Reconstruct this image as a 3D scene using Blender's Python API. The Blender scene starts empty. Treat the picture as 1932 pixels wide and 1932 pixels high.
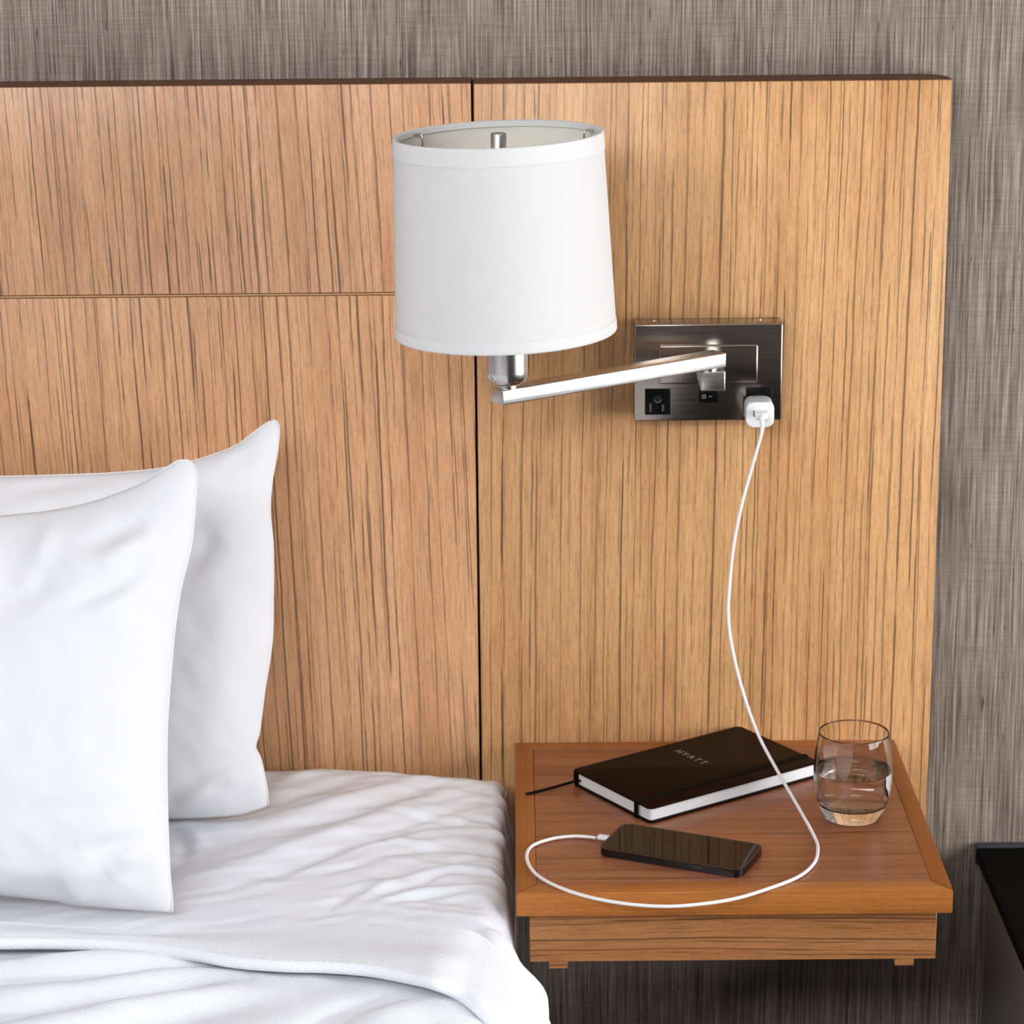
import bpy, bmesh, math, random
import numpy as np
from mathutils import Vector, Matrix

# ---------------------------------------------------------------- camera, world, light, exposure
scene = bpy.context.scene
col = scene.collection
scene.view_settings.view_transform = 'Standard'
scene.view_settings.look = 'None'
scene.view_settings.gamma = 1.0
scene.view_settings.use_curve_mapping = False
scene.view_settings.exposure = 0.26

cam_data = bpy.data.cameras.new('camera')
cam_data.sensor_width = 36.0
cam_data.lens = 5054.79 / 1932.0 * 36.0
cam_data.clip_start = 0.05
cam_data.clip_end = 50.0
cam_data.dof.use_dof = True
cam_data.dof.focus_distance = 2.42
cam_data.dof.aperture_fstop = 11.0
cam = bpy.data.objects.new('camera', cam_data)
col.objects.link(cam)
_right = Vector((0.99996049, -0.00057680, -0.00887058))
_up = Vector((0.00869509, 0.27092536, 0.96256109))
_fwd = Vector((-0.00184806, 0.96260018, -0.27091967))
_m = Matrix((_right, _up, -_fwd)).transposed().to_4x4()
_m.translation = Vector((0.0, -2.62247, 1.58739))
cam.matrix_world = _m
scene.camera = cam

world = bpy.data.worlds.new('world')
scene.world = world
world.use_nodes = True
world.node_tree.nodes['Background'].inputs[0].default_value = (0.80, 0.90, 1.0, 1)
world.node_tree.nodes['Background'].inputs[1].default_value = 1.0

def area_light(name, loc, target, sx, sy, power, color):
    d = bpy.data.lights.new(name, 'AREA')
    d.shape = 'RECTANGLE'; d.size = sx; d.size_y = sy; d.energy = power; d.color = color
    o = bpy.data.objects.new(name, d); col.objects.link(o)
    o.location = loc
    o.rotation_euler = (Vector(target) - Vector(loc)).to_track_quat('-Z', 'Y').to_euler()
    return o

# room: daylight enters through a wide window in the right-hand wall; a high opening behind the camera is added for fill
ROOM_X0, ROOM_X1, ROOM_Y0, ROOM_Y1, ROOM_H = -2.6, 2.0, -3.05, 0.05, 2.6
WIN_Y0, WIN_Y1, WIN_Z0, WIN_Z1 = -2.2, -0.12, 0.45, 1.55
FILL_X0, FILL_X1, FILL_Z0, FILL_Z1 = -2.3, 0.10, 1.95, 2.54  # made-up opening behind the camera that holds the fill light
area_light('window_daylight', (ROOM_X1 + 0.06, (WIN_Y0 + WIN_Y1) / 2, (WIN_Z0 + WIN_Z1) / 2), (0, (WIN_Y0 + WIN_Y1) / 2, (WIN_Z0 + WIN_Z1) / 2), WIN_Y1 - WIN_Y0, WIN_Z1 - WIN_Z0, 52.0, (1.0, 0.992, 0.99))
area_light('high_window_daylight', ((FILL_X0 + FILL_X1) / 2, ROOM_Y0 - 0.06, (FILL_Z0 + FILL_Z1) / 2), ((FILL_X0 + FILL_X1) / 2, 0, (FILL_Z0 + FILL_Z1) / 2), FILL_X1 - FILL_X0, FILL_Z1 - FILL_Z0, 66.0, (0.965, 0.98, 1.0))  # added frontal fill, not a known window
scene.cycles.use_light_tree = False
scene.cycles.caustics_reflective = False
scene.cycles.max_bounces = 8
scene.cycles.diffuse_bounces = 3
scene.cycles.glossy_bounces = 3
scene.cycles.transmission_bounces = 8

PILLOW_BACK_RIGHT = [(-0.2468,0.0104), (-0.2487,0.0303), (-0.2542,0.0564), (-0.2593,0.0679), (-0.2550,0.0825), (-0.2493,0.1242), (-0.2438,0.1555), (-0.2409,0.1867), (-0.2397,0.2597), (-0.2410,0.2806), (-0.2424,0.3014), (-0.2400,0.3301), (-0.2346,0.3587), (-0.2328,0.3805), (-0.2358,0.3889)]
PILLOW_BACK_TOP = [(-0.5079,0.3355), (-0.4662,0.3362), (-0.4036,0.3378), (-0.3514,0.3420), (-0.3149,0.3500), (-0.2783,0.3627), (-0.2573,0.3771), (-0.2442,0.3864), (-0.2358,0.3889)]
PILLOW_BACK_BOTTOM = [(-0.5115,-0.0041), (-0.3445,-0.0055), (-0.2923,-0.0033), (-0.2557,0.0063), (-0.2468,0.0104)]
PILLOW_FRONT_RIGHT = [(-0.3127,0.0041), (-0.3124,0.0144), (-0.3150,0.0381), (-0.3175,0.0855), (-0.3190,0.1333), (-0.3186,0.1813), (-0.3145,0.2441), (-0.3115,0.2733), (-0.3069,0.3026), (-0.2990,0.3368), (-0.2960,0.3713), (-0.2948,0.4009), (-0.2984,0.4139), (-0.3053,0.4169)]
PILLOW_FRONT_TOP = [(-0.4753,0.3659), (-0.4267,0.3709), (-0.3878,0.3795), (-0.3490,0.3940), (-0.3247,0.4086), (-0.3126,0.4160), (-0.3053,0.4169)]
PILLOW_FRONT_BOTTOM = [(-0.4679,0.0204), (-0.4201,0.0153), (-0.4010,0.0114), (-0.3533,0.0072), (-0.3247,0.0051), (-0.3127,0.0041)]
PILLOW_BACK_FOLDS = [
    (-0.0040, 0.0120, [(-0.3128,0.3021), (-0.3026,0.2707), (-0.3186,0.2396)]),
    (0.0040, 0.0100, [(-0.2993,0.3436), (-0.2731,0.3590), (-0.2469,0.3770)]),
    (-0.0030, 0.0080, [(-0.2889,0.3461), (-0.2680,0.3527), (-0.2549,0.3589)]),
    (-0.0030, 0.0100, [(-0.3443,0.0206), (-0.3128,0.0386), (-0.2813,0.0514), (-0.2577,0.0658)]),
    (0.0040, 0.0120, [(-0.3339,0.0101), (-0.3024,0.0307), (-0.2657,0.0513)]),
    (-0.0030, 0.0060, [(-0.3051,0.0255), (-0.2815,0.0331)]),
    (-0.0030, 0.0080, [(-0.5081,0.3168), (-0.4767,0.3217), (-0.4350,0.3266), (-0.3724,0.3312)]),
    (0.0030, 0.0100, [(-0.4559,0.3189), (-0.4037,0.3263), (-0.3358,0.3387)]),
    (-0.0040, 0.0090, [(-0.2650,0.1244), (-0.2519,0.1242)]),
    (0.0030, 0.0200, [(-0.2900,0.2289), (-0.2804,0.1506), (-0.2863,0.0828)]),
    (-0.0020, 0.0080, [(-0.2764,0.0201), (-0.2606,0.0356), (-0.2511,0.0512)]),
]
PILLOW_FRONT_FOLDS = [
    (-0.0040, 0.0120, [(-0.4452,0.3234), (-0.4302,0.2987), (-0.4492,0.2794)]),
    (0.0040, 0.0100, [(-0.4274,0.3576), (-0.4285,0.3380), (-0.4377,0.3086)]),
    (-0.0040, 0.0120, [(-0.3919,0.3327), (-0.3581,0.3472), (-0.3387,0.3569)]),
    (0.0040, 0.0120, [(-0.3819,0.3179), (-0.3579,0.3324), (-0.3289,0.3518)]),
    (-0.0035, 0.0090, [(-0.4007,0.2790), (-0.3718,0.2909), (-0.3381,0.3102)]),
    (0.0035, 0.0100, [(-0.3861,0.2739), (-0.3572,0.2859), (-0.3332,0.3028)]),
    (-0.0030, 0.0200, [(-0.4556,0.3530), (-0.4594,0.3039), (-0.4681,0.2552)]),
    (0.0040, 0.0140, [(-0.4361,0.1056), (-0.3931,0.1100), (-0.3500,0.1192)]),
    (-0.0030, 0.0100, [(-0.4407,0.0937), (-0.3977,0.0981), (-0.3547,0.1097)]),
    (-0.0050, 0.0100, [(-0.3874,0.0576), (-0.3589,0.0669), (-0.3302,0.0714)]),
    (0.0050, 0.0120, [(-0.3971,0.0648), (-0.3638,0.0740), (-0.3304,0.0809)]),
    (-0.0060, 0.0100, [(-0.3536,0.0336), (-0.3394,0.0430), (-0.3253,0.0571)]),
    (0.0060, 0.0120, [(-0.3585,0.0431), (-0.3443,0.0525), (-0.3278,0.0642)]),
    (0.0060, 0.0130, [(-0.4058,0.0176), (-0.3965,0.0316), (-0.3729,0.0433)]),
    (-0.0060, 0.0100, [(-0.3915,0.0127), (-0.3821,0.0244), (-0.3632,0.0361)]),
    (-0.0050, 0.0090, [(-0.3604,0.0054), (-0.3439,0.0170), (-0.3249,0.0287)]),
    (0.0050, 0.0100, [(-0.3485,0.0076), (-0.3319,0.0146), (-0.3162,0.0192)]),
    (-0.0050, 0.0120, [(-0.4583,0.0204), (-0.4250,0.0248), (-0.4060,0.0270)]),
    (0.0040, 0.0160, [(-0.4682,0.0370), (-0.4301,0.0390), (-0.4015,0.0435)]),
]
SHEET_FOLDS = [
    (0.0070, 0.0160, [(-0.3216,-0.3138), (-0.2519,-0.2655), (-0.1854,-0.2059), (-0.1160,-0.1395), (-0.0430,-0.0755)]),
    (0.0060, 0.0140, [(-0.2598,-0.1802), (-0.1904,-0.1294), (-0.1185,-0.0752), (-0.0597,-0.0456)]),
    (-0.0060, 0.0160, [(-0.3248,-0.2447), (-0.2378,-0.1941), (-0.1581,-0.1413), (-0.0963,-0.0946)]),
    (-0.0050, 0.0120, [(-0.2436,-0.1254), (-0.2042,-0.0834), (-0.1526,-0.0405)]),
    (0.0040, 0.0090, [(-0.2485,-0.0678), (-0.2182,-0.0389), (-0.1869,-0.0140)]),
    (-0.0050, 0.0120, [(-0.2751,-0.3329), (-0.1915,-0.2667), (-0.1138,-0.1968), (-0.0262,-0.1853)]),
    (0.0040, 0.0090, [(-0.1428,-0.2357), (-0.0827,-0.2002), (-0.0209,-0.1962)]),
    (-0.0030, 0.0060, [(-0.1742,-0.2220), (-0.1143,-0.1834), (-0.0527,-0.1437)]),
    (0.0040, 0.0080, [(-0.1151,-0.1630), (-0.0635,-0.1294), (-0.0239,-0.1191)]),
    (-0.0030, 0.0060, [(-0.0948,-0.1427), (-0.0530,-0.1269), (-0.0239,-0.1303)]),
    (0.0035, 0.0070, [(-0.2092,-0.2977), (-0.1428,-0.2357), (-0.0770,-0.2241)]),
    (-0.0030, 0.0060, [(-0.1889,-0.3043), (-0.1216,-0.2555), (-0.0665,-0.2374), (-0.0258,-0.2486)]),
    (0.0030, 0.0060, [(-0.0809,-0.2691), (-0.0508,-0.2634), (-0.0206,-0.2742)]),
    (-0.0030, 0.0050, [(-0.0966,-0.2496), (-0.0613,-0.2452), (-0.0257,-0.2614)]),
    (0.0040, 0.0080, [(-0.1378,-0.3358), (-0.0947,-0.3063), (-0.0404,-0.2913), (-0.0180,-0.2992)]),
    (-0.0040, 0.0060, [(-0.1372,-0.3478), (-0.0989,-0.3269), (-0.0701,-0.3006), (-0.0204,-0.3078)]),
    (0.0040, 0.0070, [(-0.1405,-0.3772), (-0.1031,-0.3485), (-0.0399,-0.3354), (-0.0179,-0.3383)]),
    (-0.0030, 0.0050, [(-0.1266,-0.3657), (-0.0883,-0.3547), (-0.0496,-0.3436)]),
    (0.0030, 0.0080, [(-0.1831,-0.3879), (-0.1421,-0.3477), (-0.1187,-0.3241)]),
    (-0.0040, 0.0080, [(-0.1827,-0.3936), (-0.1609,-0.3592), (-0.1427,-0.3357)]),
    (0.0040, 0.0100, [(-0.3301,-0.1786), (-0.3125,-0.2190), (-0.3175,-0.2641)]),
    (-0.0040, 0.0100, [(-0.3346,-0.2053), (-0.3187,-0.2319), (-0.3228,-0.2828)]),
    (-0.0030, 0.0060, [(-0.0676,-0.1844), (-0.0419,-0.1714), (-0.0184,-0.1801)]),
    (0.0030, 0.0050, [(-0.0735,-0.3609), (-0.0445,-0.3568), (-0.0202,-0.3667)]),
]
CUFF_UPPER = [(-0.5297,-0.4219), (-0.4613,-0.4346), (-0.3647,-0.4522), (-0.3033,-0.4590), (-0.2248,-0.4528), (-0.1315,-0.4524), (-0.0708,-0.4581)]
CUFF_LOWER = [(-0.5180,-0.4777), (-0.4531,-0.4790), (-0.4027,-0.4800), (-0.3346,-0.4889), (-0.2830,-0.5059), (-0.2432,-0.5215), (-0.2017,-0.5296), (-0.1654,-0.5324), (-0.1271,-0.5404), (-0.0933,-0.5554), (-0.0729,-0.5670)]
BLANKET_FOLDS = [
    (0.0100, 0.0140, [(-0.4759,-0.5043), (-0.4033,-0.5015), (-0.3348,-0.5007), (-0.2792,-0.5071)]),
    (-0.0070, 0.0080, [(-0.4697,-0.5359), (-0.3792,-0.5241), (-0.2985,-0.5141), (-0.2563,-0.5086)]),
    (0.0100, 0.0220, [(-0.4628,-0.5716), (-0.3716,-0.5582), (-0.2941,-0.5351), (-0.2313,-0.5322)]),
    (-0.0090, 0.0160, [(-0.4638,-0.6111), (-0.3688,-0.5764), (-0.2917,-0.5547), (-0.2435,-0.5454)]),
    (0.0120, 0.0260, [(-0.4476,-0.6495), (-0.3427,-0.6036), (-0.2671,-0.5754), (-0.1892,-0.5515)]),
    (-0.0060, 0.0180, [(-0.3951,-0.6552), (-0.2976,-0.6142), (-0.2223,-0.5812)]),
    (0.0050, 0.0300, [(-0.2413,-0.6533), (-0.1854,-0.6017), (-0.1349,-0.5627)]),
    (-0.0070, 0.0120, [(-0.1817,-0.6497), (-0.1503,-0.6023), (-0.0993,-0.5634)]),
    (0.0060, 0.0200, [(-0.1470,-0.6550), (-0.1065,-0.6031), (-0.0720,-0.5820)]),
    (-0.0040, 0.0120, [(-0.0957,-0.6559), (-0.0668,-0.6136)]),
]
CABLE_PTS = [(0.2398,-0.0815,0.9513), (0.2338,-0.0830,0.9277), (0.2210,-0.0890,0.8810), (0.2127,-0.0960,0.8397), (0.2083,-0.1050,0.7989), (0.2071,-0.1120,0.7738), (0.2099,-0.1200,0.7462), (0.2196,-0.1360,0.7049), (0.2341,-0.1560,0.6651), (0.2530,-0.1810,0.6331), (0.2683,-0.2120,0.6117), (0.2789,-0.2669,0.6021), (0.2783,-0.2988,0.6021), (0.2710,-0.3298,0.6021), (0.2532,-0.3598,0.6021), (0.2192,-0.3888,0.6021), (0.1890,-0.4080,0.6021), (0.1550,-0.4189,0.6021), (0.1265,-0.4217,0.6021), (0.0938,-0.4153,0.6021), (0.0611,-0.3996,0.6021), (0.0329,-0.3755,0.6021), (0.0140,-0.3464,0.6021), (0.0064,-0.3118,0.6021), (0.0110,-0.2829,0.6021), (0.0297,-0.2653,0.6021), (0.0499,-0.2593,0.6021), (0.0635,-0.2609,0.6021), (0.0724,-0.2637,0.6021)]
TEXT_ACROSS = 0.020
TEXT_UP = 0.1130

# ---------------------------------------------------------------- helpers
def tag(o, label=None, cat=None, group=None, kind=None):
    if label: o['label'] = label
    if cat: o['category'] = cat
    if group: o['group'] = group
    if kind: o['kind'] = kind
    return o

def thing(name, loc, label, cat, rz=0.0, group=None):
    o = bpy.data.objects.new(name, None)
    o.empty_display_size = 0.05
    col.objects.link(o)
    o.location = loc; o.rotation_euler = (0, 0, rz)
    return tag(o, label, cat, group)

def root_of(o):
    while o.parent is not None: o = o.parent
    return o

def link(name, me, mat, parent=None, local=False, smooth=None, label=None):
    """links a mesh; vertices are world metres unless local (then they are in the parent's own frame)"""
    o = bpy.data.objects.new(name, me)
    col.objects.link(o)
    if mat is not None: me.materials.append(mat)
    if smooth is not None:
        me.polygons.foreach_set('use_smooth', [True] * len(me.polygons))
        if smooth < 180: me.set_sharp_from_angle(angle=math.radians(smooth))
    if parent is not None:
        o.parent = parent
        if not local and parent.type == 'EMPTY':
            o.location = -parent.location
    if label: o['label'] = label
    return o

def bm_mesh(bm, name='m'):
    me = bpy.data.meshes.new(name)
    bmesh.ops.recalc_face_normals(bm, faces=bm.faces[:])
    bm.to_mesh(me); bm.free()
    return me

def box(bm, x0, x1, y0, y1, z0, z1, bevel=0.0, seg=2):
    r = bmesh.ops.create_cube(bm, size=1.0)
    vs = r['verts']
    for v in vs:
        v.co = Vector(((x0 + x1) / 2 + v.co.x * (x1 - x0), (y0 + y1) / 2 + v.co.y * (y1 - y0), (z0 + z1) / 2 + v.co.z * (z1 - z0)))
    if bevel > 0:
        es = list({e for v in vs for e in v.link_edges})
        bmesh.ops.bevel(bm, geom=es, offset=bevel, segments=seg, profile=0.5, affect='EDGES')

def box_mesh(x0, x1, y0, y1, z0, z1, bevel=0.0, seg=2):
    bm = bmesh.new(); box(bm, x0, x1, y0, y1, z0, z1, bevel, seg); return bm_mesh(bm)

def prism(bm, poly, z0, z1, bevel=0.0, seg=2):
    """extruded polygon (x, y list)"""
    a = [bm.verts.new((x, y, z0)) for x, y in poly]
    b = [bm.verts.new((x, y, z1)) for x, y in poly]
    n = len(poly); fs = [bm.faces.new(a[::-1]), bm.faces.new(b)]
    for i in range(n): fs.append(bm.faces.new((a[i], a[(i + 1) % n], b[(i + 1) % n], b[i])))
    if bevel > 0:
        es = list({e for f in fs[:2] for e in f.edges})
        bmesh.ops.bevel(bm, geom=es, offset=bevel, segments=seg, profile=0.5, affect='EDGES')

def round_rect(x0, x1, y0, y1, r, n=8):
    out = []
    for cx, cy, a0 in ((x1 - r, y1 - r, 0), (x0 + r, y1 - r, 90), (x0 + r, y0 + r, 180), (x1 - r, y0 + r, 270)):
        for i in range(n + 1):
            a = math.radians(a0 + 90 * i / n); out.append((cx + r * math.cos(a), cy + r * math.sin(a)))
    return out

def lathe_mesh(profile, seg=64, closed=False):
    """profile of (r, z); closed joins last to first"""
    V, F = [], []
    n = len(profile)
    for r, z in profile:
        for k in range(seg):
            a = 2 * math.pi * k / seg; V.append((r * math.cos(a), r * math.sin(a), z))
    m = n if closed else n - 1
    for i in range(m):
        j = (i + 1) % n
        for k in range(seg):
            l = (k + 1) % seg
            F.append((i * seg + k, i * seg + l, j * seg + l, j * seg + k))
    bm = bmesh.new()
    bv = [bm.verts.new(v) for v in V]
    for f in F: bm.faces.new([bv[i] for i in f])
    if not closed:
        if profile[0][0] > 1e-6: bm.faces.new(bv[:seg][::-1])
        if profile[-1][0] > 1e-6: bm.faces.new(bv[(n - 1) * seg:])
    bmesh.ops.remove_doubles(bm, verts=bm.verts[:], dist=1e-6)
    return bm_mesh(bm)

def catmull(pts, per=12):
    P = [np.array(p, float) for p in pts]
    P = [2 * P[0] - P[1]] + P + [2 * P[-1] - P[-2]]
    out = []
    for i in range(1, len(P) - 2):
        for k in range(per):
            t = k / per
            a, b, c, d = P[i - 1], P[i], P[i + 1], P[i + 2]
            out.append(0.5 * ((2 * b) + (c - a) * t + (2 * a - 5 * b + 4 * c - d) * t * t + (3 * b - a - 3 * c + d) * t ** 3))
    out.append(P[-2])
    return np.array(out)

def resample(pts, n):
    d = np.r_[0, np.cumsum(np.linalg.norm(np.diff(pts, axis=0), axis=1))]
    t = np.linspace(0, d[-1], n)
    return np.stack([np.interp(t, d, pts[:, i]) for i in range(pts.shape[1])], 1)

def tube_mesh(pts, radius, seg=12):
    pts = np.asarray(pts, float); n = len(pts)
    rad = np.full(n, radius) if np.isscalar(radius) else np.asarray(radius, float)
    T = np.gradient(pts, axis=0); T /= np.linalg.norm(T, axis=1)[:, None]
    nrm = np.cross(T[0], [0.31, 0.17, 0.93]); nrm /= np.linalg.norm(nrm)
    V, F = [], []
    for i in range(n):
        nrm = nrm - T[i] * (nrm @ T[i]); nrm /= np.linalg.norm(nrm); b = np.cross(T[i], nrm)
        for k in range(seg):
            a = 2 * math.pi * k / seg
            V.append(pts[i] + rad[i] * (math.cos(a) * nrm + math.sin(a) * b))
    for i in range(n - 1):
        for k in range(seg):
            l = (k + 1) % seg
            F.append((i * seg + k, i * seg + l, (i + 1) * seg + l, (i + 1) * seg + k))
    F.append(tuple(range(seg))[::-1]); F.append(tuple((n - 1) * seg + k for k in range(seg)))
    me = bpy.data.meshes.new('tube'); me.from_pydata([tuple(v) for v in V], [], F); me.update()
    return me

def grid_mesh(P, name='grid', flip=False):
    """P: (n, m, 3) array"""
    n, m = P.shape[:2]
    idx = np.arange(n * m).reshape(n, m)
    q = np.stack([idx[:-1, :-1], idx[1:, :-1], idx[1:, 1:], idx[:-1, 1:]], -1).reshape(-1, 4)
    if flip: q = q[:, ::-1]
    me = bpy.data.meshes.new(name); me.from_pydata(P.reshape(-1, 3).tolist(), [], q.tolist()); me.update()
    return me

def vnoise(x, y, seed=0):
    """smooth 2-D value noise in -1..1 for numpy arrays"""
    rs = np.random.RandomState(seed); tab = rs.rand(256, 256) * 2 - 1
    xi = np.floor(x).astype(int); yi = np.floor(y).astype(int); fx = x - xi; fy = y - yi
    fx = fx * fx * (3 - 2 * fx); fy = fy * fy * (3 - 2 * fy)
    g = lambda i, j: tab[i % 256, j % 256]
    return (g(xi, yi) * (1 - fx) + g(xi + 1, yi) * fx) * (1 - fy) + (g(xi, yi + 1) * (1 - fx) + g(xi + 1, yi + 1) * fx) * fy

def fold_height(X, Y, folds):
    """sum of soft ridges (amplitude, width, polyline) tapering at their ends"""
    H = np.zeros_like(X)
    for amp, wd, pts in folds:
        c = catmull(pts, 8)
        best = np.full(X.shape, 1e9); tt = np.zeros_like(X)
        seg = len(c) - 1
        for i in range(seg):
            a, b = c[i], c[i + 1]; ab = b - a; L2 = ab @ ab + 1e-12
            t = np.clip(((X - a[0]) * ab[0] + (Y - a[1]) * ab[1]) / L2, 0, 1)
            d = (X - a[0] - t * ab[0]) ** 2 + (Y - a[1] - t * ab[1]) ** 2
            m = d < best
            best = np.where(m, d, best); tt = np.where(m, (i + t) / seg, tt)
        taper = 0.25 + 0.75 * np.sin(np.pi * np.clip(tt, 0, 1)) ** 0.7
        H += amp * taper * np.exp(-best / (wd * wd))
    return H

def sstep(x, a, b):
    t = np.clip((x - a) / (b - a), 0, 1); return t * t * (3 - 2 * t)

# ---------------------------------------------------------------- materials
class NT:
    def __init__(self, name):
        self.mat = bpy.data.materials.new(name); self.mat.use_nodes = True
        self.t = self.mat.node_tree; self.bsdf = self.t.nodes['Principled BSDF']
    def n(self, typ, **kw):
        o = self.t.nodes.new(typ)
        for k, v in kw.items(): setattr(o, k, v)
        return o
    def l(self, a, b): self.t.links.new(a, b)
    def val(self, sock, v):
        if hasattr(v, 'is_output'): self.l(v, sock)
        else: sock.default_value = v
    def math(self, op, a, b=0.0, c=0.0, clamp=False):
        o = self.n('ShaderNodeMath', operation=op, use_clamp=clamp)
        self.val(o.inputs[0], a); self.val(o.inputs[1], b)
        if op in ('MULTIPLY_ADD', 'SMOOTH_MIN', 'WRAP'): self.val(o.inputs[2], c)
        return o.outputs[0]
    def xyz(self):
        tc = self.n('ShaderNodeTexCoord'); s = self.n('ShaderNodeSeparateXYZ')
        self.l(tc.outputs['Object'], s.inputs[0]); return s.outputs
    def vec(self, a, b, c=0.0):
        o = self.n('ShaderNodeCombineXYZ')
        self.val(o.inputs[0], a); self.val(o.inputs[1], b); self.val(o.inputs[2], c); return o.outputs[0]
    def noise(self, v, scale=1.0, detail=2.0, rough=0.5, dist=0.0):
        o = self.n('ShaderNodeTexNoise'); self.l(v, o.inputs['Vector'])
        o.inputs['Scale'].default_value = scale; o.inputs['Detail'].default_value = detail
        o.inputs['Roughness'].default_value = rough; o.inputs['Distortion'].default_value = dist
        return o.outputs['Fac']
    def ramp(self, f, stops):
        o = self.n('ShaderNodeValToRGB'); e = o.color_ramp.elements
        while len(e) < len(stops): e.new(0.5)
        for el, (p, c) in zip(e, stops): el.position = p; el.color = (*c, 1)
        self.l(f, o.inputs[0]); return o.outputs[0]
    def mix(self, f, a, b, mode='MIX'):
        o = self.n('ShaderNodeMix', data_type='RGBA', blend_type=mode)
        self.val(o.inputs[0], f)
        for s, v in ((o.inputs[6], a), (o.inputs[7], b)):
            if hasattr(v, 'is_output'): self.l(v, s)
            else: s.default_value = (*v, 1)
        return o.outputs[2]
    def smooth(self, v, a, b):
        o = self.n('ShaderNodeMapRange', interpolation_type='SMOOTHSTEP')
        self.val(o.inputs[0], v); o.inputs[1].default_value = a; o.inputs[2].default_value = b
        o.inputs[3].default_value = 0.0; o.inputs[4].default_value = 1.0; return o.outputs[0]
    def bump(self, h, strength=0.3, dist=0.001):
        o = self.n('ShaderNodeBump'); o.inputs['Strength'].default_value = strength; o.inputs['Distance'].default_value = dist
        self.l(h, o.inputs['Height']); self.l(o.outputs[0], self.bsdf.inputs['Normal'])
    def set(self, **kw):
        for k, v in kw.items():
            s = self.bsdf.inputs[k.replace('_', ' ')]
            if hasattr(v, 'is_output'): self.l(v, s)
            elif isinstance(v, tuple) and len(v) == 3: s.default_value = (*v, 1)
            else: s.default_value = v
        return self

def plain(name, color, rough=0.5, metal=0.0, grain=0.0, scale=200.0, **kw):
    m = NT(name); m.set(Roughness=rough, Metallic=metal, **kw)
    if grain > 0:
        x, y, z = m.xyz(); f = m.noise(m.vec(x, y, z), scale, 3.0)
        c = m.ramp(f, [(0.3, tuple(v * (1 - grain) for v in color)), (0.7, tuple(min(1, v * (1 + grain)) for v in color))])
        m.set(Base_Color=c)
    else: m.set(Base_Color=color)
    return m.mat

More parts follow.
